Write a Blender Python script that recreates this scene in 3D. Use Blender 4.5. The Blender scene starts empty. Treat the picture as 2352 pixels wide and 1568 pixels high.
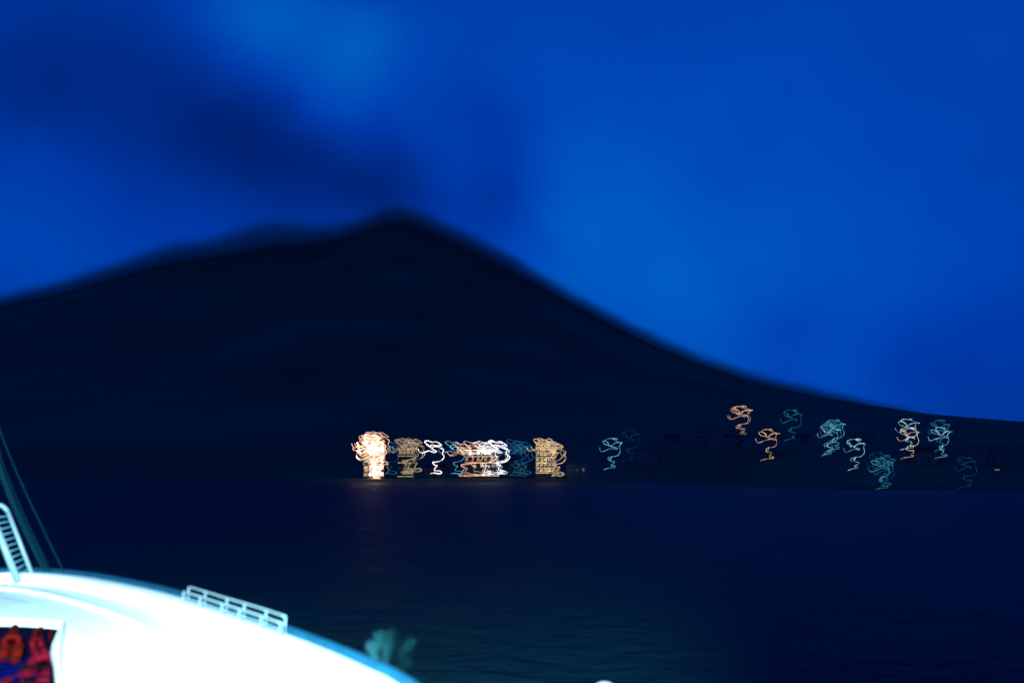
import bpy, bmesh, math, random
from mathutils import Vector, noise
random.seed(7)
scene = bpy.context.scene
C = scene.collection
PI = math.pi

# ------------------------------------------------------------------ camera
F = 1829.0                        # focal length in units of a 2352 wide frame
CX, CY = 1176.0, 784.0
HC = 7.0                          # eye height over the water
PITCH = math.atan((1066 - CY) / F)
cam_d = bpy.data.cameras.new('camera'); cam = bpy.data.objects.new('camera', cam_d); C.objects.link(cam)
cam_d.sensor_width = 36; cam_d.lens = 36 * F / 2352
cam_d.clip_start = 0.1; cam_d.clip_end = 60000
cam.location = (0, 0, HC); cam.rotation_euler = (PI/2 + PITCH, 0, 0)
scene.camera = cam
cam_d.dof.use_dof = True; cam_d.dof.focus_distance = 330; cam_d.dof.aperture_fstop = 0.28

def ray(u, v):
    x = (u - CX) / F; up = -(v - CY) / F
    c, s = math.cos(PITCH), math.sin(PITCH)
    return Vector((x, c - up * s, s + up * c))
def at_y(u, v, y):                # point of the place seen at (u, v) that stands y metres out
    d = ray(u, v); k = y / d.y
    return Vector((d.x * k, y, HC + d.z * k))
def at_z(u, v, z):                # ... that lies at height z
    d = ray(u, v); k = (z - HC) / d.z
    return Vector((d.x * k, d.y * k, z))

# ------------------------------------------------------------------ world, sun, exposure
world = bpy.data.worlds.new('World'); scene.world = world; world.use_nodes = True
nt = world.node_tree; nt.nodes.clear()
def N(t, typ, **kw):
    n = t.nodes.new(typ)
    for k, v in kw.items(): setattr(n, k, v)
    return n
def M(t, op, a, b=None, c=None):
    n = N(t, 'ShaderNodeMath', operation=op)
    for i, q in enumerate((a, b, c)):
        if q is None: continue
        if isinstance(q, (int, float)): n.inputs[i].default_value = q
        else: t.links.new(q, n.inputs[i])
    return n.outputs[0]
sky = N(nt, 'ShaderNodeTexSky', sky_type='NISHITA', sun_disc=False)
sky.sun_elevation = math.radians(4); sky.sun_rotation = math.radians(180)
sky.altitude = 0; sky.air_density = 1.0; sky.dust_density = 0.3; sky.ozone_density = 6
tc = N(nt, 'ShaderNodeTexCoord')
def warp(vec, scale, amt, det=2):
    n = N(nt, 'ShaderNodeTexNoise'); n.inputs['Scale'].default_value = scale; n.inputs['Detail'].default_value = det
    nt.links.new(vec, n.inputs['Vector'])
    s = N(nt, 'ShaderNodeVectorMath', operation='SUBTRACT'); nt.links.new(n.outputs['Color'], s.inputs[0]); s.inputs[1].default_value = (.5, .5, .5)
    k = N(nt, 'ShaderNodeVectorMath', operation='SCALE'); nt.links.new(s.outputs[0], k.inputs[0]); k.inputs['Scale'].default_value = amt
    a = N(nt, 'ShaderNodeVectorMath', operation='ADD'); nt.links.new(vec, a.inputs[0]); nt.links.new(k.outputs[0], a.inputs[1])
    z = N(nt, 'ShaderNodeVectorMath', operation='NORMALIZE'); nt.links.new(a.outputs[0], z.inputs[0])
    return z.outputs[0]
wv = warp(warp(warp(tc.outputs['Generated'], 3.2, 0.07), 9.0, 0.045, 3), 26.0, 0.014, 4)
S = None
# soft cloud banks: direction, angular radius (frame units), weight
BANKS = [
    (600, 20, 85, .36), (560, 80, 110, .16), (650, 70, 60, .10), (850, 105, 70, .38), (775, 190, 80, .24), (780, 270, 70, .16), (960, 180, 110, .06),
    (520, 245, 80, -.14), (400, 230, 110, -.15), (640, 330, 80, -.20), (380, 380, 120, -.14), (540, 420, 90, -.12), (740, 400, 80, -.24), (860, 415, 70, -.26), (920, 445, 60, -.16),
    (640, 470, 110, -.06), (400, 130, 90, -.10), (80, 130, 110, -.24), (70, 220, 90, -.10), (250, 90, 100, -.04),
    (1170, 320, 70, -.20), (1080, 250, 70, -.10), (1170, 450, 60, -.20), (1080, 480, 60, -.12),
    (100, 400, 140, .04), (60, 560, 120, .08), (460, 530, 60, .05),
    (1340, 600, 120, .18), (1480, 680, 150, .22), (1640, 740, 120, .14), (1340, 460, 110, .12), (1500, 420, 260, .12), (1800, 300, 450, .18),
    (1430, 600, 45, -.12), (1780, 770, 80, -.20), (1900, 780, 60, -.12), (2300, 890, 140, -.24), (2120, 860, 70, -.12), (1930, 830, 60, .08),
    (1950, 560, 260, .12), (2340, 120, 260, -.06), (2000, 40, 250, -.03),
]
for (u, v, r, w) in BANKS:
    d = ray(u, v).normalized()
    dt = N(nt, 'ShaderNodeVectorMath', operation='DOT_PRODUCT'); nt.links.new(wv, dt.inputs[0]); dt.inputs[1].default_value = d
    k = 1.0 / (2 * (r / F) ** 2) * 2
    g = M(nt, 'EXPONENT', M(nt, 'MULTIPLY', M(nt, 'SUBTRACT', dt.outputs['Value'], 1.0), k))
    t_ = M(nt, 'MULTIPLY', g, w)
    S = t_ if S is None else M(nt, 'ADD', S, t_)
nz = N(nt, 'ShaderNodeTexNoise'); nz.inputs['Scale'].default_value = 3.4; nz.inputs['Detail'].default_value = 8; nz.inputs['Roughness'].default_value = .56
nt.links.new(wv, nz.inputs['Vector'])
S = M(nt, 'ADD', S, M(nt, 'MULTIPLY', M(nt, 'SUBTRACT', nz.outputs['Fac'], .5), .5))
S = M(nt, 'ADD', M(nt, 'MULTIPLY', S, .5), .5)
cr = N(nt, 'ShaderNodeValToRGB'); nt.links.new(S, cr.inputs[0])
e = cr.color_ramp.elements
e[0].position = .02; e[0].color = (0.0, .006, .07, 1)
e[1].position = 1.0; e[1].color = (0.0, .20, .66, 1)
for p_, c_ in ((.22, (0, .014, .15, 1)), (.48, (0.0, .050, .44, 1)), (.60, (0.0, .076, .54, 1)), (.76, (0, .120, .60, 1))):
    q = e.new(p_); q.color = c_
mx = N(nt, 'ShaderNodeMix', data_type='RGBA', blend_type='MULTIPLY'); mx.inputs[0].default_value = 1
nt.links.new(sky.outputs[0], mx.inputs[6]); nt.links.new(cr.outputs[0], mx.inputs[7])
SKYMIX = 0.6
# even out the twilight gradient: part of the sky glow is uniform cloud light
mg = N(nt, 'ShaderNodeMix', data_type='RGBA', blend_type='MIX'); mg.inputs[0].default_value = SKYMIX
sc_ = N(nt, 'ShaderNodeMix', data_type='RGBA', blend_type='MULTIPLY'); sc_.inputs[0].default_value = 1
nt.links.new(cr.outputs[0], sc_.inputs[6]); sc_.inputs[7].default_value = (10, 10, 10, 1)
nt.links.new(mx.outputs[2], mg.inputs[6]); nt.links.new(sc_.outputs[2], mg.inputs[7])
bg = N(nt, 'ShaderNodeBackground'); bg.inputs['Strength'].default_value = 0.125
wo = N(nt, 'ShaderNodeOutputWorld')
nt.links.new(mg.outputs[2], bg.inputs[0]); nt.links.new(bg.outputs[0], wo.inputs[0])

sd = bpy.data.lights.new('sun', 'SUN'); sun = bpy.data.objects.new('sun', sd); C.objects.link(sun)
sd.energy = 0.01; sd.angle = math.radians(20); sd.color = (.35, .55, 1)
sun.rotation_euler = (math.radians(86), 0, 0)      # last glow from behind the boat

scene.view_settings.view_transform = 'Standard'; scene.view_settings.look = 'None'
scene.view_settings.exposure = 0; scene.view_settings.gamma = 1
scene.cycles.use_denoising = True
scene.cycles.volume_max_steps = 64; scene.cycles.volume_bounces = 2
scene.cycles.sample_clamp_indirect = 4

# ------------------------------------------------------------------ helpers
def mat(name, col, rough=.6, metal=0, spec=.5, var=0, vscale=3, bump=0, bscale=8, emit=None, es=0):
    m = bpy.data.materials.new(name); m.use_nodes = True; t = m.node_tree
    b = t.nodes['Principled BSDF']
    b.inputs['Base Color'].default_value = (*col, 1); b.inputs['Roughness'].default_value = rough
    b.inputs['Metallic'].default_value = metal; b.inputs['Specular IOR Level'].default_value = spec
    tcn = N(t, 'ShaderNodeTexCoord')
    if var:
        n = N(t, 'ShaderNodeTexNoise'); n.inputs['Scale'].default_value = vscale; n.inputs['Detail'].default_value = 6
        t.links.new(tcn.outputs['Object'], n.inputs['Vector'])
        r = N(t, 'ShaderNodeValToRGB'); t.links.new(n.outputs['Fac'], r.inputs[0])
        r.color_ramp.elements[0].position = .3; r.color_ramp.elements[1].position = .7
        r.color_ramp.elements[0].color = (*[c * (1 - var) for c in col], 1); r.color_ramp.elements[1].color = (*[min(1, c * (1 + var)) for c in col], 1)
        t.links.new(r.outputs[0], b.inputs['Base Color'])
    if bump:
        n = N(t, 'ShaderNodeTexNoise'); n.inputs['Scale'].default_value = bscale; n.inputs['Detail'].default_value = 5
        t.links.new(tcn.outputs['Object'], n.inputs['Vector'])
        bp = N(t, 'ShaderNodeBump'); bp.inputs['Strength'].default_value = bump; bp.inputs['Distance'].default_value = .05
        t.links.new(n.outputs['Fac'], bp.inputs['Height']); t.links.new(bp.outputs[0], b.inputs['Normal'])
    if emit:
        b.inputs['Emission Color'].default_value = (*emit, 1); b.inputs['Emission Strength'].default_value = es
    return m
def tag(o, label=None, cat=None, group=None, kind=None):
    if label: o['label'] = label
    if cat: o['category'] = cat
    if group: o['group'] = group
    if kind: o['kind'] = kind
    return o
def empty(name, loc, rz=0):
    o = bpy.data.objects.new(name, None); o.location = loc; o.rotation_euler = (0, 0, rz); C.objects.link(o); return o
def link(name, bm, m, parent=None, smooth=False):
    me = bpy.data.meshes.new(name); bm.to_mesh(me); bm.free()
    if smooth:
        for p in me.polygons: p.use_smooth = True
    o = bpy.data.objects.new(name, me); C.objects.link(o)
    if m: me.materials.append(m)
    if parent: o.parent = parent
    return o
def box(bm, c, s, rz=0, bev=0):
    r = bmesh.ops.create_cube(bm, size=1)
    vs = r['verts']
    cz, sz = math.cos(rz), math.sin(rz)
    for v in vs:
        x, y, z = v.co.x * s[0], v.co.y * s[1], v.co.z * s[2]
        v.co = Vector((c[0] + x * cz - y * sz, c[1] + x * sz + y * cz, c[2] + z))
    if bev:
        ed = list({e_ for v in vs for e_ in v.link_edges})
        bmesh.ops.bevel(bm, geom=ed, offset=bev, segments=2, affect='EDGES')
def tube(bm, pts, rad, sides=6, caps=True):
    n = len(pts); rings = []
    prev = None
    for i, p in enumerate(pts):
        a = pts[max(0, i - 1)]; b = pts[min(n - 1, i + 1)]
        t = (b - a)
        t = t.normalized() if t.length > 1e-9 else Vector((0, 0, 1))
        if prev is None:
            ref = Vector((0, 0, 1)) if abs(t.z) < .9 else Vector((1, 0, 0))
            u = t.cross(ref).normalized()
        else:
            u = prev - t * prev.dot(t)
            u = u.normalized() if u.length > 1e-6 else t.orthogonal().normalized()
        prev = u; w = t.cross(u)
        r = rad[i] if isinstance(rad, (list, tuple)) else rad
        rings.append([bm.verts.new(p + (u * math.cos(2*PI*k/sides) + w * math.sin(2*PI*k/sides)) * r) for k in range(sides)])
    for i in range(n - 1):
        for k in range(sides):
            bm.faces.new((rings[i][k], rings[i][(k+1) % sides], rings[i+1][(k+1) % sides], rings[i+1][k]))
    if caps:
        bm.faces.new(rings[0][::-1]); bm.faces.new(rings[-1])
def catmull(P, sub=6):
    out = []
    for i in range(len(P) - 1):
        p0, p1, p2, p3 = P[max(0, i-1)], P[i], P[i+1], P[min(len(P)-1, i+2)]
        for k in range(sub):
            t = k / sub
            out.append(0.5 * ((2*p1) + (p2-p0)*t + (2*p0-5*p1+4*p2-p3)*t*t + (3*p1-p0-3*p2+p3)*t**3))
    out.append(P[-1].copy()); return out
def ss(a, b, x):
    t = min(1, max(0, (x - a) / (b - a))); return t*t*(3-2*t)
def lerp_table(T, x):
    if x <= T[0][0]: return T[0][1]
    for (a, b), (c, d) in zip(T, T[1:]):
        if x <= c: return b + (d - b) * (x - a) / (c - a)
    return T[-1][1]

# ------------------------------------------------------------------ terrain
RIDGE_Y = 2700.0
SIL = [(-60, 714), (0, 702), (94, 684), (188, 660), (282, 632), (376, 606), (423, 594), (517, 582), (564, 574), (640, 558), (705, 556), (760, 548), (800, 538), (847, 519),
       (890, 506), (926, 497), (960, 509), (988, 523), (1060, 554), (1120, 584), (1200, 628), (1300, 688), (1400, 740), (1500, 792), (1600, 833), (1700, 867),
       (1800, 896), (1900, 919), (2000, 945), (2100, 973), (2200, 1002), (2300, 1026), (2400, 1046)]
OUTER = [(-60, 690), (9, 677), (131, 649), (263, 603), (396, 559), (470, 548), (528, 535), (575, 516), (616, 503), (680, 508), (748, 517), (800, 507), (836, 497), (884, 478),
         (924, 460), (962, 480), (1010, 502), (1060, 526), (1120, 556), (1200, 600), (1300, 662), (1400, 716), (1500, 768), (1600, 812), (1700, 846), (1800, 873), (1900, 896),
         (2000, 922), (2100, 946), (2200, 980), (2300, 1008), (2400, 1030)]
TAB = []
for u, v in SIL:
    p = at_y(u, v, RIDGE_Y); TAB.append((p.x, p.z))
TAB = [(-5200, 0), (-3600, 250), (-2600, 430)] + TAB + [(2300, 60), (3200, 20), (4500, 0)]
TOP = [(p.x, p.z) for p in (at_y(u, v, 2650) for u, v in OUTER)]
def soft_edge_top(x):
    return sum(lerp_table(TOP, x + k * 14) for k in (-2, -1, 0, 1, 2)) / 5
def smooth_ridge(x):
    return sum(lerp_table(TAB, x + k * 14) for k in (-2, -1, 0, 1, 2)) / 5
def shore(x):
    return 322 - 98 * ss(55, 95, x)
def terr(x, y):
    d = y - shore(x)
    if d < 0: return max(-6, d * .12)
    low = 1.2 * ss(0, 4, d) + 15 * ss(15, 150, d) * (1 - .35 * ss(1000, 1500, x))
    R = smooth_ridge(x)
    if y <= RIDGE_Y:
        t = max(0, (y - 380) / (RIDGE_Y - 380)); h = max(0, R - 16) * t ** 1.7
        g = noise.fractal(Vector((x * .007, y * .0016, 3.3)), 1.0, 2.0, 5) * 22 * t * (1 - t) * min(1, R / 300)
        h += g
    else:
        t = min(1, (y - RIDGE_Y) / 2600); h = (R - 16) * (1 - t) ** 1.3 if t < 1 else 0
    return low + max(h, -10)
bm = bmesh.new()
ys = [290 + i * 6 for i in range(36)]
while ys[-1] < 2640: ys.append(ys[-1] * 1.022)
ys += [2670, 2700, 2730, 2800, 3000, 3400, 4000, 4700, 5300]
ys = [200 + 3 * i for i in range(30)] + ys
ys = sorted(ys)
xs = [-5200, -4400, -3700, -3200, -2800, -2400]
x = -2000
while x <= 2100: xs.append(x); x += 16
xs += [2300, 2600, 3000, 3600, 4500]
grid = [[bm.verts.new((x, y, terr(x, y))) for x in xs] for y in ys]
for j in range(len(ys) - 1):
    for i in range(len(xs) - 1):
        bm.faces.new((grid[j][i], grid[j][i+1], grid[j+1][i+1], grid[j+1][i]))
m_hill = mat('scrub_slope', (.030, .075, .042), rough=.95, spec=.1, var=.3, vscale=.004, bump=.6, bscale=.05)
tag(link('mountain_terrain', bm, m_hill, smooth=True), 'dark mountain with a pointed summit rising behind the shore', None, None, 'structure')

# volume added along the ridge for its camera-shake double edge
m_soft_edge = bpy.data.materials.new('ridge_soft_edge'); m_soft_edge.use_nodes = True; t = m_soft_edge.node_tree; t.nodes.clear()
geo = N(t, 'ShaderNodeNewGeometry'); sp = N(t, 'ShaderNodeSeparateXYZ'); t.links.new(geo.outputs['Position'], sp.inputs[0])
X0, X1, ZMAX = -1800.0, 1800.0, 1200.0
fx = M(t, 'DIVIDE', M(t, 'SUBTRACT', sp.outputs[0], X0), X1 - X0)
NP = 44
def curve(fn):
    fc = N(t, 'ShaderNodeFloatCurve'); t.links.new(fx, fc.inputs['Value']); cv = fc.mapping.curves[0]
    for i in range(NP + 1):
        xx = X0 + (X1 - X0) * i / NP; yy = fn(xx) / ZMAX
        if i == 0: cv.points[0].location = (0, yy)
        elif i == NP: cv.points[-1].location = (1, yy)
        else: cv.points.new(i / NP, yy)
    fc.mapping.update()
    return M(t, 'MULTIPLY', fc.outputs[0], ZMAX)
nn = N(t, 'ShaderNodeTexNoise'); nn.inputs['Scale'].default_value = .008; nn.inputs['Detail'].default_value = 3; t.links.new(geo.outputs['Position'], nn.inputs['Vector'])
wob = M(t, 'MULTIPLY', M(t, 'SUBTRACT', nn.outputs['Fac'], .5), 30.0)
dz = M(t, 'SUBTRACT', sp.outputs[2], curve(lambda x: smooth_ridge(x) * 2650 / 2700 + 7 * (1 - 2650 / 2700)))
up = M(t, 'SUBTRACT', M(t, 'ADD', curve(soft_edge_top), wob), sp.outputs[2])
def clamp01(q): return M(t, 'MINIMUM', M(t, 'MAXIMUM', q, 0.0), 1.0)
bank = M(t, 'POWER', clamp01(M(t, 'DIVIDE', M(t, 'ADD', up, 16.0), 44.0)), 1.5)          # even bank under a soft top
core = M(t, 'EXPONENT', M(t, 'MULTIPLY', M(t, 'MAXIMUM', dz, 0.0), -1 / 24.0))             # densest against the slope
low = clamp01(M(t, 'DIVIDE', M(t, 'ADD', dz, 70.0), 70.0))
den = M(t, 'MULTIPLY', M(t, 'MULTIPLY', bank, low), M(t, 'ADD', M(t, 'MULTIPLY', core, .022), .0150))
pv = N(t, 'ShaderNodeVolumePrincipled'); pv.inputs['Color'].default_value = (.40, .52, .42, 1)
t.links.new(den, pv.inputs['Density'])
mo = N(t, 'ShaderNodeOutputMaterial'); t.links.new(pv.outputs[0], mo.inputs['Volume'])
bm = bmesh.new(); prev = None
xx = -1780
while xx <= 1780:
    R = smooth_ridge(xx); b0, b1 = R - 95, max(soft_edge_top(xx + k) for k in (-40, -20, 0, 20, 40)) + 45
    ring = [bm.verts.new(q) for q in ((xx, 2600, b0), (xx, 2695, b0), (xx, 2695, b1), (xx, 2600, b1))]
    if prev:
        for k in range(4): bm.faces.new((prev[k], ring[k], ring[(k+1) % 4], prev[(k+1) % 4]))
    else: bm.faces.new(ring)
    prev = ring; xx += 40
bm.faces.new(prev[::-1])
bmesh.ops.recalc_face_normals(bm, faces=bm.faces)
tag(link('ridge_soft_edge', bm, m_soft_edge), 'thin dark volume added as the blurred double edge of the mountain ridge', 'mist', None, 'stuff')

# ------------------------------------------------------------------ water
m_w = bpy.data.materials.new('sea_water'); m_w.use_nodes = True; t = m_w.node_tree; b = t.nodes['Principled BSDF']
b.inputs['Base Color'].default_value = (.002, .022, .030, 1); b.inputs['Roughness'].default_value = .55
b.inputs['IOR'].default_value = 1.33; b.inputs['Specular IOR Level'].default_value = .15
geo = N(t, 'ShaderNodeNewGeometry')
mp = N(t, 'ShaderNodeMapping'); mp.inputs['Scale'].default_value = (1, 1.6, 1); t.links.new(geo.outputs['Position'], mp.inputs[0])
hs = None
for s_, a_ in ((.55, 1.0), (2.1, .35)):
    n = N(t, 'ShaderNodeTexNoise'); n.inputs['Scale'].default_value = s_; n.inputs['Detail'].default_value = 4; t.links.new(mp.outputs[0], n.inputs['Vector'])
    v_ = M(t, 'MULTIPLY', n.outputs['Fac'], a_); hs = v_ if hs is None else M(t, 'ADD', hs, v_)
bp = N(t, 'ShaderNodeBump'); bp.inputs['Strength'].default_value = 1; bp.inputs['Distance'].default_value = .4
t.links.new(hs, bp.inputs['Height']); t.links.new(bp.outputs[0], b.inputs['Normal'])
bm = bmesh.new(); rs = [0]
r = 3.0
while r < 45000: rs.append(r); r *= 1.035 if r < 500 else 1.25
NA = 260; rings = []
for r in rs[1:]:
    row = []
    for k in range(NA):
        a = 2 * PI * k / NA; x, y = r * math.cos(a), r * math.sin(a)
        z = 0
        if r < 400:
            z = .16 * noise.noise(Vector((x * .16, y * .28, 0))) + .10 * noise.noise(Vector((x * .5, y * .7, 5)))
            z *= 1 - ss(200, 400, r)
        row.append(bm.verts.new((x, y, z)))
    rings.append(row)
c0 = bm.verts.new((0, 0, 0))
for k in range(NA): bm.faces.new((c0, rings[0][k], rings[0][(k+1) % NA]))
for a_, b_ in zip(rings, rings[1:]):
    for k in range(NA): bm.faces.new((a_[k], b_[k], b_[(k+1) % NA], a_[(k+1) % NA]))
tag(link('sea_water', bm, m_w, smooth=True), 'dark blue sea between the boat and the shore', None, None, 'structure')

# ------------------------------------------------------------------ village lights, mostly exposure trails
def glow(name, col, es, body=(.3, .3, .3)):
    m = mat(name, body, rough=.4, emit=col, es=es); t = m.node_tree     # uneven brightness of the exposure trails, set into the glow
    c = N(t, 'ShaderNodeTexCoord'); n = N(t, 'ShaderNodeTexNoise'); n.inputs['Scale'].default_value = .55; n.inputs['Detail'].default_value = 2
    t.links.new(c.outputs['Object'], n.inputs['Vector'])
    r = N(t, 'ShaderNodeMapRange'); r.inputs[1].default_value = .36; r.inputs[2].default_value = .66; r.inputs[3].default_value = es * .3; r.inputs[4].default_value = es * 1.7
    t.links.new(n.outputs['Fac'], r.inputs[0]); t.links.new(r.outputs[0], t.nodes['Principled BSDF'].inputs['Emission Strength'])
    return m
G = {
    'amber': glow('amber_trail', (1.0, .62, .22), 1.0),
    'peach': glow('peach_glow', (1.0, .64, .36), 1.0),
    'cyan': glow('cyan_trail', (.16, .62, .78), .95),
    'pale': glow('pale_trail', (.42, .85, .95), .85),
    'teal': glow('teal_trail', (.02, .34, .36), .7),
    'blue': glow('blue_trail', (.02, .24, .40), .7),
    'dimblue': glow('dim_blue_trail', (.01, .13, .22), .55),
    'ghost': glow('faint_blue_trail', (.005, .08, .15), .5),
    'white': glow('white_trail', (1.0, .86, .86), 1.7),
    'blaze': glow('blazing_glow', (1.0, .74, .55), 1.9),
    'ember': glow('orange_glow', (1.0, .40, .18), 1.3),
    'cream': glow('cream_glow', (.80, .58, .30), .62),
    'dimcream': glow('dim_cream_glow', (.50, .38, .18), .55),
    'gold': glow('gold_glow', (1.0, .68, .30), .8),
    'dot': glow('small_amber_glass', (.5, .3, .02), .5),
}
# camera-shake trails of the lamps, shaped as tubes, in frame units (2352 wide) about the upper right corner
T1z = [(1615,397),(1622,420),(1638,434),(1680,418),(1725,404),(1760,409),(1774,410),(1768,400),(1735,392),(1712,386),(1697,378),(1665,370),(1647,352),
       (1650,340),(1672,342),(1692,358),(1700,374),(1698,386),(1694,360),(1664,336),(1682,323),(1718,318),(1760,327),(1771,320),(1750,314),(1734,320),
       (1758,336),(1788,350),(1812,356),(1772,354),(1740,366),(1716,388),(1745,362),(1790,354),(1806,362),(1790,385),(1797,430),(1775,466),(1730,475),
       (1695,484),(1690,498),(1700,507),(1712,492),(1723,473),(1712,488),(1700,508),(1724,516),(1745,516),(1740,532),(1718,548),(1722,558),(1745,554),
       (1746,568),(1712,572),(1680,577),(1645,589)]
T2z = [(790,336),(798,358),(822,374),(858,362),(895,352),(938,366),(966,357),(940,345),(915,330),(880,296),(850,268),(880,258),(920,272),(962,268),
       (1012,300),(965,304),(925,296),(905,306),(930,338),(925,318),(965,314),(1012,330),(1032,345),(1020,380),(1036,405),(1012,440),(966,455),
       (932,462),(945,485),(972,490),(955,515),(950,536),(1000,540),(1015,556),(992,566),(945,560),(908,564)]
K1 = 2352 / 2500 / 3.618; K2 = 2352 / 2500 / 3.92
T1 = [((x - 1806) * K1, (y - 358) * K1) for x, y in T1z]
T2 = [((x - 1030) * K2, (y - 345) * K2) for x, y in T2z]
def fromz(reg, zx, zy):
    if reg == 2: return ((zx / 3.92 + 820) * .9408, (zy / 3.92 + 1010) * .9408)
    if reg == 3: return ((zx / 3.618 + 1400) * .9408, (zy / 3.618 + 960) * .9408)
    return ((zx / 3.92 + 1900) * .9408, (zy / 3.92 + 960) * .9408)
def run_points(T, uv, Y, jit=0, sc=1.0, depth=1.0, seed=0):
    rr = random.Random(seed); P = []
    o = at_y(uv[0], uv[1], Y)
    for i, (dx, dy) in enumerate(T):
        k = Y / F * sc
        P.append(Vector((o.x + (dx + rr.uniform(-jit, jit)) * k, Y + depth * math.sin(i * .55 + seed), o.z - (dy + rr.uniform(-jit, jit)) * k)))
    return catmull(P, 4)
def light_trail(parent, T, uv, Y, col, rad=.13, seed=0, jit=.25, name='light_trail', thin=.42):  # glowing tube shaped as a lamp's exposure trail from camera shake
    pts = run_points(T, uv, Y, jit=jit, seed=seed)
    if T is T2: thin = .55
    rr = [rad * thin * (1 + .55 * noise.noise(Vector((i * .13, seed * 3.1, 0)))) for i in range(len(pts))]
    bm = bmesh.new(); base = Vector(parent.location)
    tube(bm, [p - base for p in pts], rr, 6)
    return link(name, bm, G[col], parent, smooth=True), pts
m_post = mat('dark_post_paint', (.02, .022, .025), rough=.5)
def lamp_trail(T, uv, Y, tubes, label, group, kind='wall'):  # post and brackets are added to carry the exposure trails
    o = at_y(uv[0], uv[1], Y)
    gx = o.x - 22 * Y / F
    g = terr(gx, Y + 2.0)
    t_ = empty('lamp_trail', (gx, Y + 2.0, g))
    tag(t_, label, 'street light', group)
    top = 0
    for i, (du, dv, col, rad) in enumerate(tubes):
        _, pts = light_trail(t_, T, (uv[0] + du, uv[1] + dv), Y + i * .8 - .6, col, rad, seed=i + int(uv[0]))
        top = max(top, max(p.z for p in pts))
        key = [p for p in (pts[9*4], pts[42*4 if len(T) > 45 else 27*4], pts[28*4 if len(T) > 45 else 21*4])]
        for kq in key:
            bm = bmesh.new(); bmesh.ops.create_icosphere(bm, subdivisions=1, radius=rad * 1.25, matrix=__import__('mathutils').Matrix.Translation(kq - t_.location))
            link('trail_blob', bm, G[col], t_, smooth=True)  # brighter blobs where the exposure trail lingers
    bm = bmesh.new(); h = top - g
    tube(bm, [Vector((0, 0, -1)), Vector((0, 0, h * .5)), Vector((0, 0, h))], [.11, .09, .06], 8)
    link('post', bm, m_post, t_, smooth=True)
    for q in (.25, .55, .9):
        bm = bmesh.new(); z = h * q; tube(bm, [Vector((0, 0, z)), Vector((0, -2.2, z + .1))], .035, 5)
        link('bracket', bm, m_post, t_)
    return t_
GR = 'curling light trails along the village shore'
A = lambda reg, x, y: fromz(reg, x, y)
lamp_trail(T1, A(3, 1806, 358), 300, [(0, 0, 'amber', .13)], 'single bright amber curling light trail, lower of the two amber ones on the slope', GR)
lamp_trail(T1, A(3, 1568, 152), 345, [(0, 0, 'peach', .12), (-5.5, 1.0, 'amber', .10)], 'doubled peach curling light trail, highest and leftmost on the right slope', GR)
lamp_trail(T1, A(3, 2010, 186), 350, [(0, 0, 'teal', .12)], 'faint green teal curling light trail up beside the blue cluster', GR)
lamp_trail(T1, A(3, 422, 438), 318, [(0, 0, 'cyan', .17)], 'lone icy blue curling light trail midway between hotels and slope', GR)
lamp_trail(T1, A(3, 585, 366), 322, [(0, 0, 'ghost', .12)], 'very faint blue curling light trail just right of the icy one', GR)
lamp_trail(T1, A(4, 630, 298), 288, [(0, 0, 'cyan', .10), (-8, 5, 'blue', .13), (-15, 11, 'pale', .09), (-11, 7, 'blue', .09)], 'dense cluster of blue and cream curling light trails on the slope', GR)
lamp_trail(T1, A(4, 822, 482), 262, [(0, 0, 'pale', .12)], 'thin pale blue curling light trail touching the dense blue cluster', GR)
lamp_trail(T1, A(4, 1118, 636), 224, [(0, 0, 'blue', .085), (-9, 7, 'cyan', .05), (-16, -6, 'dimblue', .07), (-5, 12, 'blue', .055)], 'tangled deep blue curling light trails lowest on the right, at the water', GR)
lamp_trail(T1, A(4, 1332, 288), 286, [(0, 0, 'pale', .13), (1.5, 20.5, 'peach', .12)], 'stacked pair of curling light trails, pale above peach, at the slope top', GR)
lamp_trail(T1, A(4, 1636, 302), 287, [(0, 0, 'blue', .17), (3, 16, 'pale', .11)], 'stacked pair of curling light trails, deep blue above white, rightmost bright one', GR)
lamp_trail(T1, A(4, 1886, 655), 224, [(0, 0, 'dimblue', .08)], 'barely glowing blue curling light trail near the right edge', GR)
lamp_trail(T2, A(2, 1030, 345), 326, [(0, 0, 'white', .30)], 'bold white curling light trail standing alone between two lit hotels', GR)
lamp_trail(T2, A(2, 1225, 348), 327, [(0, -0, 'cyan', .14)], 'slim cyan curling light trail at the left corner of the banded hotel', GR)
lamp_trail(T2, A(2, 598, 350), 327, [(0, 0, 'blue', .11)], 'thin dim blue curling light trail right of the blazing white hotel', GR)
lamp_trail(T2, A(2, 1882, 350), 327, [(0, 0, 'blue', .14), (-9, 4, 'dimblue', .18), (-16, -4, 'dimblue', .2), (-24, 3, 'dimblue', .16)],
             'soft blue cluster of curling light trails left of the cream hotel', GR)
for k, (zx, zy) in enumerate(((2084, 730), (2108, 730))):
    p = at_y(*A(4, zx, zy), 236)
    t_ = empty('garden_lamp', (p.x, p.y, terr(p.x, p.y)))
    tag(t_, ['left', 'right'][k] + ' one of two tiny amber lamps at the far right of the shore', 'lamp', 'tiny amber lamps')
    bm = bmesh.new(); tube(bm, [Vector((0, 0, -.5)), Vector((0, 0, p.z - t_.location.z - .25))], .05, 6); link('post', bm, m_post, t_)
    bm = bmesh.new(); bmesh.ops.create_icosphere(bm, subdivisions=2, radius=.24)
    for v in bm.verts: v.co.z = v.co.z * .8 + p.z - t_.location.z
    link('lantern', bm, G['dot'], t_, smooth=True)

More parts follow.
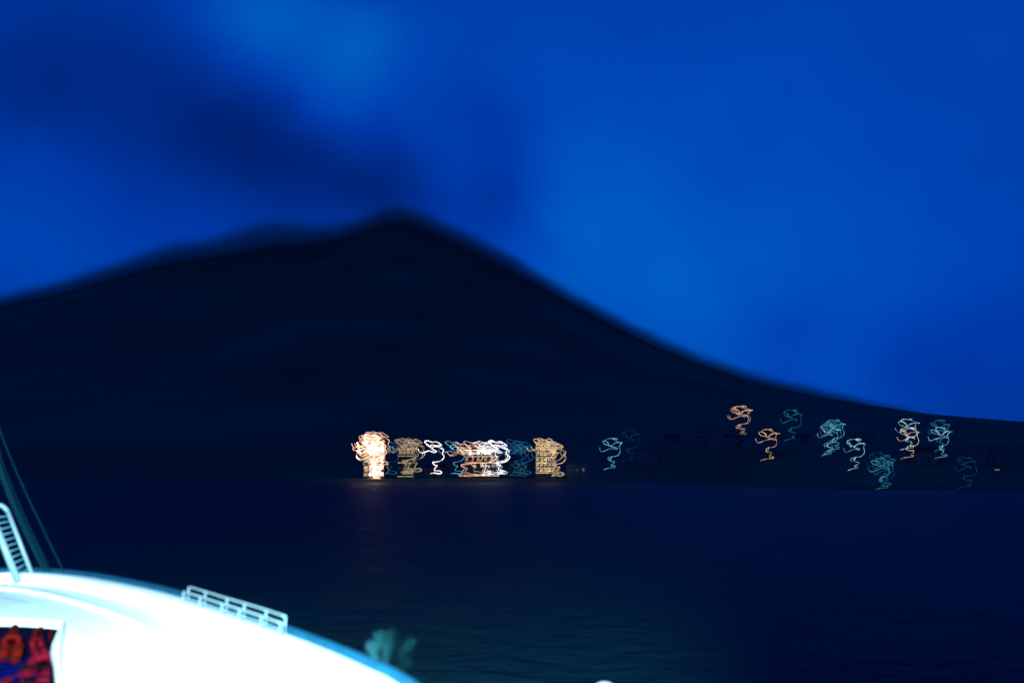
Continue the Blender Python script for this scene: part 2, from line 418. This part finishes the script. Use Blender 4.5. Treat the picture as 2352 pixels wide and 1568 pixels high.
# ------------------------------------------------------------------ waterfront buildings
m_wall = mat('pale_render', (.11, .11, .11), rough=.9, spec=.2, var=.25, vscale=.5, bump=.3, bscale=3)
m_house = mat('whitewashed_render', (.11, .15, .12), rough=.9, spec=.2, var=.25, vscale=.5)
m_roof = mat('roof_tiles', (.06, .035, .03), rough=.9, spec=.1, var=.3, vscale=2)
m_frame = mat('dark_window_frame', (.03, .03, .03), rough=.5)
m_glass = mat('dark_glass', (.01, .012, .015), rough=.1)
def building(u0, u1, v0, v1, Y, depth, label, rows, cols, lit, tubes, balc=None, T=T2, lith=.55):
    a, b_ = at_y(u0, v0, Y), at_y(u1, v1, Y)
    w, x0 = b_.x - a.x, a.x
    g = terr((a.x + b_.x) / 2, Y) - .4
    h = a.z - g; zb = max(b_.z, g + .3) - g
    t_ = empty('waterfront_hotel', ((a.x + b_.x) / 2, Y, g)); tag(t_, label, 'hotel', 'lit hotels on the waterfront')
    bm = bmesh.new(); box(bm, (0, depth / 2, h / 2), (w, depth, h), bev=.05); link('wall', bm, m_wall, t_)
    bm = bmesh.new(); box(bm, (0, depth / 2, h + .16), (w + .6, depth + .6, .3)); link('roof', bm, m_roof, t_)
    bm = bmesh.new(); box(bm, (w * .2, depth * .6, h + 1.0), (w * .25, depth * .3, 1.4)); link('stair_hut', bm, m_wall, t_)
    sh = (h - zb) / rows; cw = w / cols
    fm = None
    for r in range(rows):
        for c in range(cols):
            zc_ = zb + sh * (r + .5); xc = -w / 2 + cw * (c + .5)
            if fm is None:
                bm = bmesh.new()
                W_, H_ = cw * .86, sh * .62
                for (cx_, cz_, sx_, sz_) in ((0, H_/2, W_, .12), (0, -H_/2, W_, .12), (-W_/2, 0, .12, H_), (W_/2, 0, .12, H_), (0, 0, .07, H_)):
                    box(bm, (cx_, -.08, cz_), (sx_, .14, sz_))
                f_ = link('window', bm, m_frame, t_); fm = f_.data
                bm = bmesh.new(); box(bm, (0, -.03, 0), (W_ - .13, .05, H_ * lith * 1.6 - .13 if False else H_ - .13)); pn = link('pane', bm, None, f_); pm = pn.data; pm.materials.append(m_glass)
                f_.location = (xc, 0, zc_)
            else:
                f_ = bpy.data.objects.new('window', fm); C.objects.link(f_); f_.parent = t_; f_.location = (xc, 0, zc_)
                pn = bpy.data.objects.new('pane', pm); C.objects.link(pn); pn.parent = f_
            mt = lit(r, c)
            pn.material_slots[0].link = 'OBJECT'; pn.material_slots[0].material = G[mt] if mt else m_glass
    if balc:
        for r in range(rows + 1):
            z = zb + sh * r
            bm = bmesh.new(); box(bm, (0, -1.0, z - .02), (w + .4, 2.0, .16)); s_ = link('balcony', bm, m_wall, t_)
            mt = balc(r)
            if mt:
                bm = bmesh.new(); box(bm, (0, -1.9, z - .22), (w * 1.02, .16, .42)); link('smear_bar', bm, G[mt], s_)  # glowing bar added for the cluster's sideways smeared light
            if r < rows:
                bm = bmesh.new(); nb = max(4, int(w / 1.2))
                for k in range(nb + 1): box(bm, (-w/2 + w * k / nb, -1.93, z + .5), (.05, .05, .9))
                box(bm, (0, -1.93, z + .98), (w, .07, .06)); tag(link('balustrade', bm, m_frame, s_), kind='stuff')
    for i, (zx, zy, col, rad) in enumerate(tubes):
        light_trail(t_, T, fromz(2, zx, zy), Y - 2.6 - .45 * (i % 5), col, rad, seed=i * 3 + 1, jit=1.0)  # exposure trails of the cluster, hung before the front
    return t_
rb = random.Random(5)
building(836, 882, 1020, 1096, 333, 10, 'blazing white and orange hotel, leftmost and brightest on the waterfront', 5, 4,
         lambda r, c: 'blaze' if r in (0, 1, 3, 4) and c else 'dimcream',
         [(474, 305, 'ember', .30), (452, 285, 'blaze', .55), (445, 318, 'blaze', .5), (425, 292, 'ember', .35), (455, 345, 'blaze', .6), (463, 372, 'ember', .3), (440, 352, 'blaze', .45),
          (405, 322, 'ember', .3), (468, 262, 'ember', .3), (395, 296, 'peach', .22), (515, 262, 'amber', .13), (505, 255, 'peach', .1), (440, 395, 'ember', .25), (500, 470, 'cream', .1),
          (446, 410, 'blaze', .35)])
building(916, 950, 1030, 1092, 334, 9, 'dim cream lit building between the blazing hotel and white light', 4, 4,
         lambda r, c: 'dimcream' if (r == 3 or (r == 0 and c)) else None, balc=lambda r: 'dimcream' if r in (0, 2, 3, 4) else None, tubes=
         [(842, 322, 'amber', .11), (832, 330, 'dimcream', .16), (780, 325, 'dimcream', .35), (760, 338, 'dimcream', .3), (740, 330, 'dimcream', .25)])
building(1068, 1146, 1032, 1090, 334, 11, 'long banded hotel with peach bars of smeared light, widest on the waterfront', 4, 9,
         lambda r, c: 'blaze' if r == 3 and rb.random() < .8 else ('dimcream' if rb.random() < .3 else None),
         [(1300, 365, 'peach', .16), (1316, 374, 'ember', .14), (1400, 352, 'peach', .14), (1485, 362, 'peach', .15), (1502, 356, 'white', .16),
          (1530, 352, 'white', .22), (1640, 342, 'white', .26), (1656, 352, 'white', .24), (1625, 350, 'cyan', .12)],
         balc=lambda r: {0: 'peach', 1: None, 2: 'ember', 3: 'cream', 4: 'blaze'}.get(r))
building(1230, 1276, 1014, 1084, 333, 10, 'cream lit hotel with stacked glowing storeys, right end of the waterfront', 6, 5,
         lambda r, c: 'cream' if (r + c) % 3 else 'dimcream',
         [(2198, 362, 'amber', .16), (2185, 370, 'peach', .12), (2160, 340, 'dimcream', .3), (2110, 320, 'cream', .34), (2070, 326, 'gold', .3)],
         balc=lambda r: 'gold' if r != 1 else 'cream')

# dim houses along the dark shore and slope
def house(w, d, h, gable):
    root = empty('village_house', (0, 0, 0))
    bm = bmesh.new(); box(bm, (0, 0, h / 2 - .5), (w, d, h + 1)); link('wall', bm, m_house, root)
    bm = bmesh.new()
    if gable:
        v = [bm.verts.new(q) for q in ((-w/2-.3, -d/2-.3, h), (w/2+.3, -d/2-.3, h), (w/2+.3, d/2+.3, h), (-w/2-.3, d/2+.3, h), (-w/2-.3, 0, h+1.6), (w/2+.3, 0, h+1.6))]
        for f_ in ((0, 1, 5, 4), (2, 3, 4, 5), (0, 4, 3), (1, 2, 5), (3, 2, 1, 0)): bm.faces.new([v[i] for i in f_])
    else:
        box(bm, (0, 0, h + .52), (w + .1, d + .1, .15))
    link('roof', bm, m_roof if gable else m_house, root)
    for sx in (-.3, 0, .3):
        bm = bmesh.new(); box(bm, (sx * w, -d/2 - .03, h * .62), (1.0, .12, 1.3)); f_ = link('window', bm, m_frame, root)
        bm = bmesh.new(); box(bm, (sx * w, -d/2 - .08, h * .62), (.84, .06, 1.14)); link('pane', bm, m_glass, f_)
    bm = bmesh.new(); box(bm, (w * .12, -d/2 - .04, 1.0), (1.0, .12, 2.1)); link('door', bm, m_frame, root)
    return root
def copy_tree(o, parent=None):
    c = o.copy(); C.objects.link(c); c.parent = parent
    for ch in list(o.children): copy_tree(ch, c)
    return c
H = [house(9, 7, 6.0, False), house(7, 6, 4.2, True)]; used = [0, 0]
HOUSES = [(1325, 340, 0, 'dim flat roofed house just right of the cream hotel'), (1490, 380, 0, 'unlit blocky house right of the icy blue light'),
          (1545, 420, 1, 'small gabled house standing left of the two amber lights'), (1618, 395, 0, 'unlit flat roofed house below left of the amber lights'),
          (1690, 345, 1, 'gabled house low on the shore under the peach light'), (1770, 330, 0, 'flat roofed house on the shore under the lower amber light'),
          (1845, 400, 1, 'gabled house under the faint teal light'), (1990, 400, 0, 'blocky house between dense blue cluster and stacked pair'),
          (2125, 300, 1, 'gabled house below the two stacked light pairs'), (2265, 300, 0, 'unlit blocky house by the tiny amber lamps'),
          (1000, 350, 1, 'dark gabled house behind the bold white light'), (1195, 352, 0, 'blue lit flat roofed house left of the cream hotel')]
for u, Y, k, lab in HOUSES:
    o = H[k] if not used[k] else copy_tree(H[k]); used[k] = 1
    x = ray(u, 1060).x * Y / ray(u, 1060).y
    o.location = (x, Y, terr(x, Y) - .2); o.rotation_euler = (0, 0, random.uniform(-.3, .3)); o.scale = (1, 1, 1)
    tag(o, lab, 'house', 'unlit village houses')

# ------------------------------------------------------------------ the boat in the foreground
GZ = 4.0                                                        # gunwale height
m_white = mat('white_boat_paint', (.80, .80, .80), rough=.35, var=.04, vscale=1.2, bump=.05, bscale=6)
m_deck = mat('white_deck_paint', (.78, .79, .79), rough=.6, var=.07, vscale=.9, bump=.15, bscale=30)
m_teal = mat('teal_fringe', (.003, .045, .085), rough=.7, spec=.1, var=.2)  # colour of the blurred light fringe along the gunwale
m_steel = mat('white_steel_tube', (.22, .30, .32), rough=.35)
m_rung = mat('grey_rung', (.06, .18, .22), rough=.5)
m_navy = mat('shaded_navy_lining', (.0008, .0008, .005), rough=.9, spec=.02, var=.3)  # navy darkened to carry the shade under the well's lip
m_rope = mat('teal_stay_wire', (.0015, .026, .040), rough=.7, spec=.05)
boat = empty('ferry_boat', (0, 0, 0)); tag(boat, 'white floodlit bow of a ferry curving across the lower left corner', 'boat')
OUT = [(0, 1312), (70, 1311), (140, 1315), (222, 1325), (333, 1347), (418, 1369), (520, 1402), (659, 1452), (755, 1489), (845, 1529), (930, 1574)]
g2 = [Vector((p.x, p.y, 0)) for p in (at_z(u, v, GZ) for u, v in OUT)]
right = [Vector(q) for q in ((.0, 8.4, 0), (1.2, 5.4, 0), (2.0, 2, 0), (2.4, -2, 0), (2.3, -8, 0))]
left = [Vector(q) for q in ((-20.5, 5.0, 0), (-21, 11, 0), (-20.3, 16.5, 0), (-18.3, 20.8, 0))]
path = left + g2 + right
out = catmull(path, 5)
cen = Vector((-9.5, 7, 0))
def inset(P, d):
    Q = []
    for i, p in enumerate(P):
        a, b_ = P[max(0, i-1)], P[min(len(P)-1, i+1)]; t_ = (b_ - a).normalized(); n_ = Vector((t_.y, -t_.x, 0))
        Q.append(p + n_ * d)
    return Q
if (inset(out, 1)[len(out)//2] - cen).length > (out[len(out)//2] - cen).length:
    _in = inset; inset = lambda P, d: _in(P, -d)
def strip(bm, rows, close=False):
    vs = [[bm.verts.new(p) for p in r_] for r_ in rows]
    for a_, b_ in zip(vs, vs[1:]):
        for k in range(len(a_) - 1): bm.faces.new((a_[k], a_[k+1], b_[k+1], b_[k]))
    return vs
def lv(P, z): return [Vector((p.x, p.y, z)) for p in P]
# hull side
bm = bmesh.new()
strip(bm, [lv(out, GZ - .10), lv(inset(out, .25), GZ - .9), lv(inset(out, .7), 2.0), lv(inset(out, 1.1), .8), lv(inset(out, 1.5), -.8)])
link('hull', bm, m_white, boat, smooth=True)
# gunwale cap and bulwark, inner step
bm = bmesh.new()
strip(bm, [lv(out, GZ - .10), lv(out, GZ - .03), lv(inset(out, .05), GZ), lv(inset(out, .42), GZ), lv(inset(out, .47), GZ - .04), lv(inset(out, .50), GZ - .30)])
link('gunwale', bm, m_white, boat, smooth=True)
bm = bmesh.new(); tube(bm, lv(inset(out, -.07), GZ + .0), .10, 8); link('edge_fringe', bm, m_teal, boat, smooth=True)  # teal tube added for the blurred fringe of light on the edge
DZ = GZ - .30
# cabin deck with the open well
WELL = [(-12.9, 19.2), (-11.1, 18.85), (-9.45, 18.2), (-8.9, 17.0), (-8.2, 15.6), (-7.7, 13.8), (-7.6, 12.2), (-13.5, 12.0)]
wz = DZ - .2
W = [at_z(u, v, DZ) for u, v in ((-260, 1424), (-60, 1429), (60, 1431), (141, 1437), (118, 1492), (126, 1530), (132, 1590), (100, 1680), (-300, 1680))]
W = [Vector((p.x, p.y, 0)) for p in W]
bm = bmesh.new()
deckP = inset(out, .50)
vo = [bm.verts.new((p.x, p.y, DZ)) for p in deckP]
vi = [bm.verts.new((p.x, p.y, DZ)) for p in W]
eo = [bm.edges.new((vo[i], vo[(i+1) % len(vo)])) for i in range(len(vo))]
ei = [bm.edges.new((vi[i], vi[(i+1) % len(vi)])) for i in range(len(vi))]
bmesh.ops.triangle_fill(bm, edges=eo + ei, use_beauty=True)
link('deck', bm, m_deck, boat)
Wc = W + [W[0]]
def offs(P, d):
    c_ = sum(P, Vector()) / len(P); return [p + (p - c_).normalized() * d for p in P]
# well coaming, walls and floor
bm = bmesh.new()
strip(bm, [lv(offs(W, .14) + [offs(W, .14)[0]], DZ + .004), lv(offs(W, .13) + [offs(W, .13)[0]], DZ + .09), lv(offs(W, .01) + [offs(W, .01)[0]], DZ + .09), lv(offs(W, -.005) + [offs(W, -.005)[0]], DZ - .05)])
link('coaming', bm, m_white, boat)
bm = bmesh.new(); strip(bm, [lv(offs(W, .005) + [offs(W, .005)[0]], DZ - .04), lv(Wc, DZ - 1.05)])
f_ = bm.faces.new([bm.verts.new((p.x, p.y, DZ - 1.05)) for p in W]); link('well_lining', bm, m_navy, boat)
# low step and seam on the side deck
bm = bmesh.new()
s0 = inset(out, 1.15)[4:]; s1 = inset(out, 1.45)[4:]
strip(bm, [lv(s0, DZ + .004), lv(inset(out, 1.17)[4:], DZ + .10), lv(inset(out, 1.43)[4:], DZ + .10), lv(s1, DZ + .004)])
link('deck_step', bm, m_white, boat, smooth=False)
bm = bmesh.new()
for dd in (2.05,):
    strip(bm, [lv(inset(out, dd)[2:38], DZ + .005), lv(inset(out, dd + .05)[2:38], DZ + .005)])
link('deck_seam', bm, mat('grey_caulk', (.35, .42, .45), rough=.8), boat)
# fill stern side so the hull is closed
bm = bmesh.new(); a_, b_ = out[0], out[-1]
bm.faces.new([bm.verts.new(q) for q in ((a_.x, a_.y, GZ - .1), (b_.x, b_.y, GZ - .1), (b_.x, b_.y, -.8), (a_.x, a_.y, -.8))]); link('transom', bm, m_white, boat)

# low rail standing on the gunwale
def gpt(u, v, z=GZ): return at_z(u, v, z)
r0 = [gpt(u, v) for u, v in ((432, 1378), (470, 1391), (520, 1408), (560, 1421), (610, 1438), (654, 1455))]
for k, (dh, dy) in enumerate(((.30, 0.0), (.24, -.28))):
    rail = empty('deck_rail', r0[0] + Vector((0, dy, 0))); rail.parent = boat
    rail.name = 'rail'
    base = [p + Vector((0, dy, 0)) - rail.location for p in r0]
    bm = bmesh.new(); tp = [p + Vector((0, 0, dh)) for p in base]
    tube(bm, catmull(tp, 4), .018, 6); link('top_tube', bm, m_steel, rail, smooth=True)
    bm = bmesh.new(); tube(bm, catmull([p + Vector((0, 0, dh * .5)) for p in base], 4), .012, 6); link('middle_tube', bm, m_steel, rail, smooth=True)
    for p in base:
        bm = bmesh.new(); tube(bm, [p + Vector((0, 0, -.02)), p + Vector((0, 0, dh))], .016, 6); link('stanchion', bm, m_steel, rail)

# mast on the bow with its stays
mb = Vector((-17.6, 20.6, DZ)); mt_ = Vector((-17.6, 20.6, 14.2))
mast = empty('bow_mast', mb); mast.parent = boat; mast.name = 'mast'
bm = bmesh.new(); tube(bm, [Vector((0, 0, 0)), mt_ - mb], [.11, .07], 10); link('pole', bm, m_white, mast, smooth=True)
for (ub, vb, ut, vt, r_) in ((148, 1314, 9, 1014, .012), (118, 1312, 9, 1072, .010), (112, 1312, 7, 1088, .016), (104, 1311, 5, 1094, .018), (100, 1311, 2, 1098, .012)):
    p = gpt(ub, vb + 2); q = at_y(ut, vt, p.y - .1)
    q2 = q + (q - p) * 1.2 + Vector((.3, 0, .6))
    bm = bmesh.new(); tube(bm, catmull([p - mb, q - mb, q2 - mb, mt_ - mb], 5), r_, 5); link('stay', bm, m_rope, mast, smooth=True)
# boarding ladder leaning at the bow
p0, p1 = gpt(70, 1312), gpt(44, 1340, GZ - .02)
lad = empty('boarding_ladder', gpt(60, 1320)); tag(lad, 'white lattice boarding ladder leaning to the left at the bow', 'ladder')
L = lad.location
yy = p0.y - .2
ra, rb_ = at_y(73, 1316, yy), at_y(17, 1172, yy)
la, lb_ = at_y(42, 1336, yy - .3), at_y(-22, 1176, yy - .3)
for a_, b_, w_ in ((ra, rb_, .055), (la, lb_, .09)):
    bm = bmesh.new(); tube(bm, [a_ - L, b_ - L], w_, 8); link('stile', bm, m_steel, lad, smooth=True)
bm = bmesh.new(); c_ = (rb_ + lb_) / 2 + Vector((0, 0, .18)); tube(bm, catmull([rb_ - L, c_ - L, lb_ - L], 5), .06, 8); link('top_hoop', bm, m_steel, lad, smooth=True)
for k in range(1, 12):
    q = k / 12
    bm = bmesh.new(); tube(bm, [ra.lerp(rb_, q) - L, la.lerp(lb_, q) - L], .022, 6); link('rung', bm, m_rung, lad, smooth=True)

# life jackets and tarpaulin lying in the well
m_red = mat('red_nylon', (.08, .0015, .0006), spec=.04, rough=.7, var=.25, vscale=9, bump=.4, bscale=12)
m_crim = mat('crimson_nylon', (.09, .0007, .006), spec=.04, rough=.7, var=.25, vscale=9, bump=.4, bscale=12)
m_dark = mat('dark_red_nylon', (.035, .001, .0005), spec=.03, rough=.8, var=.3, vscale=9)  # darker, duller red for the rear jackets
m_web = mat('black_webbing', (.002, .002, .003), spec=.03, rough=.8)
m_tarp = mat('blue_tarpaulin', (.0004, .0012, .028), spec=.03, rough=.5, var=.3, vscale=2, bump=.5, bscale=4)
def pad(bm, c, s):
    r_ = bmesh.ops.create_cube(bm, size=1); vs = r_['verts']
    for v in vs: v.co = Vector((c[0] + v.co.x * s[0], c[1] + v.co.y * s[1], c[2] + v.co.z * s[2]))
    ed = list({e_ for v in vs for e_ in v.link_edges}); bmesh.ops.bevel(bm, geom=ed, offset=min(s) * .45, segments=3, affect='EDGES')
def jacket(m_, loc, rz, tilt, sc, label):
    o = empty('life_jacket', loc, rz); o.rotation_euler = (tilt, 0, rz); o.scale = (sc, sc, sc)
    tag(o, label, 'life jacket', 'red life jackets in the well')
    for s in (-1, 1):
        bm = bmesh.new(); pad(bm, (s * .15, 0, .06), (.26, .5, .12)); link('float_panel', bm, m_, o, smooth=True)
    bm = bmesh.new(); tube(bm, catmull([Vector(q) for q in ((-.15, .2, .07), (-.14, .32, .09), (0, .37, .1), (.14, .32, .09), (.15, .2, .07))], 5), .07, 8); link('collar', bm, m_, o, smooth=True)
    for y_ in (-.12, .1):
        bm = bmesh.new(); box(bm, (0, y_, .125), (.6, .04, .012)); link('strap', bm, m_web, o)
JZ = DZ - .35
for (u, v, back, m_, rz, ti, sc, lab) in (
        (24, 1488, .35, m_red, .2, 1.2, .85, 'orange red life jacket hanging at the left end of the well'),
        (92, 1490, .40, m_crim, 1.5, .9, .80, 'pinkish red life jacket in the middle of the well'),
        (88, 1464, .12, m_dark, 1.3, 1.4, .75, 'dark red life jacket half in shadow above the pink one'),
        (30, 1448, .10, m_dark, 1.6, 1.4, .55, 'dark red life jacket under the rear lip of the well'),
        (116, 1450, .10, m_dark, 1.9, 1.4, .45, 'small red life jacket tucked in the rear right corner'),
        (86, 1545, 1.7, m_crim, .2, .45, 1.25, 'large crimson life jacket nearest in the well'),
        (60, 1578, 2.3, m_red, 1.5, .2, 1.1, 'red life jacket at the bottom of the well')):
    yb = at_z(u, 1432, DZ).y - back
    p = at_y(u, v, yb); p.z = max(p.z - .1, DZ - .95); jacket(m_, p, rz, ti, sc, lab)
bm = bmesh.new(); cnt = at_z(40, 1530, DZ - .8)
nx, ny = 36, 40; gv = []
for j in range(ny):
    row = []
    for i in range(nx):
        x = cnt.x - 2.6 + 5.0 * i / nx; y = cnt.y - 2.4 + 4.6 * j / ny
        z = DZ - .62 + .26 * noise.fractal(Vector((x * .9, y * .9, 2)), .8, 2, 4) - .3 * ss(.6, 1, abs(i / nx - .5) * 2)
        z = max(z, DZ - 1.0)
        row.append(bm.verts.new((x, y, z)))
    gv.append(row)
for j in range(ny - 1):
    for i in range(nx - 1): bm.faces.new((gv[j][i], gv[j][i+1], gv[j+1][i+1], gv[j+1][i]))
tp = link('tarpaulin', bm, m_tarp, smooth=True); sol = tp.modifiers.new('thick', 'SOLIDIFY'); sol.thickness = .01
tag(tp, 'crumpled deep blue tarpaulin lying in the open well', 'tarpaulin')

# deck floodlight on its bracket, above and behind the frame
fl = empty('floodlight', (-3.5, 1.0, 9.6)); tag(fl, 'deck floodlight aimed at the white bow', 'floodlight')
bm = bmesh.new(); box(bm, (0, 0, .0), (.45, .22, .32), bev=.03); link('housing', bm, m_web, fl)
bm = bmesh.new(); tube(bm, [Vector((0, 0, 0)), Vector((0, -.6, -.2)), Vector((0, -.6, -5.9))], .05, 8); link('bracket', bm, m_steel, fl)
ld = bpy.data.lights.new('floodlight_beam', 'SPOT'); lo = bpy.data.objects.new('floodlight_beam', ld); C.objects.link(lo)
ld.energy = 90000; ld.color = (.50, .90, 1.0); ld.spot_size = math.radians(78); ld.spot_blend = .5; ld.shadow_soft_size = .12
lo.parent = fl; lo.location = (0, .16, 0)
aim = Vector((-7.0, 13.5, DZ)) - Vector((-3.5, 1.16, 9.6))
lo.rotation_euler = aim.to_track_quat('-Z', 'Y').to_euler()

# spray thrown up beside the hull, foam on the water
m_spray = mat('spray_drops', (.003, .042, .046), rough=.5)
bm = bmesh.new(); rs_ = random.Random(3)
c_ = at_y(890, 1500, 13.6)
for i in range(7000):
    k = rs_.randrange(14)                      # fourteen jets fanning out of one splash
    jx, jh = (k / 13.0 - .45) * 84, .45 + .55 * abs(math.sin(k * 2.3 + .6))
    q_ = rs_.random() ** .8
    u = 896 + 1.15 * jx * q_ + rs_.gauss(0, 1.5 + 4.5 * q_) - 14 * (1 - q_)
    v = 1560 - 112 * jh * q_ + .25 * abs(jx) * q_ * q_ + rs_.gauss(0, 3 + 5 * q_)
    p = at_y(u, v, 12.6 + (k % 5) * .25 + rs_.random() * .4)
    s_ = rs_.uniform(.003, .008) * (1.3 - q_ * .5)
    q = [p + Vector(d) * s_ for d in ((9 * (jx / 84 - .25), 0, 5), (-9 * (jx / 84 - .25), 0, -5), (0, 1, 0), (0, -1, 0), (0, 0, 1), (0, 0, -1))]
    vs = [bm.verts.new(x_) for x_ in q]
    for a_, b_, d_ in ((0,2,4),(2,1,4),(1,3,4),(3,0,4),(2,0,5),(1,2,5),(3,1,5),(0,3,5)): bm.faces.new((vs[a_], vs[b_], vs[d_]))
tag(link('sea_spray', bm, m_spray), 'teal lit spray thrown up beside the hull', 'sea spray', None, 'stuff')

# small float at the bottom edge
p = at_z(1390, 1590, 0.12)
bu = empty('mooring_buoy', (p.x, p.y, 0)); tag(bu, 'small white mooring buoy just cut by the bottom edge', 'buoy')
bm = bmesh.new(); bmesh.ops.create_uvsphere(bm, u_segments=24, v_segments=14, radius=.42)
for v in bm.verts: v.co.z = v.co.z * .8 + .12
link('float', bm, m_white, bu, smooth=True)
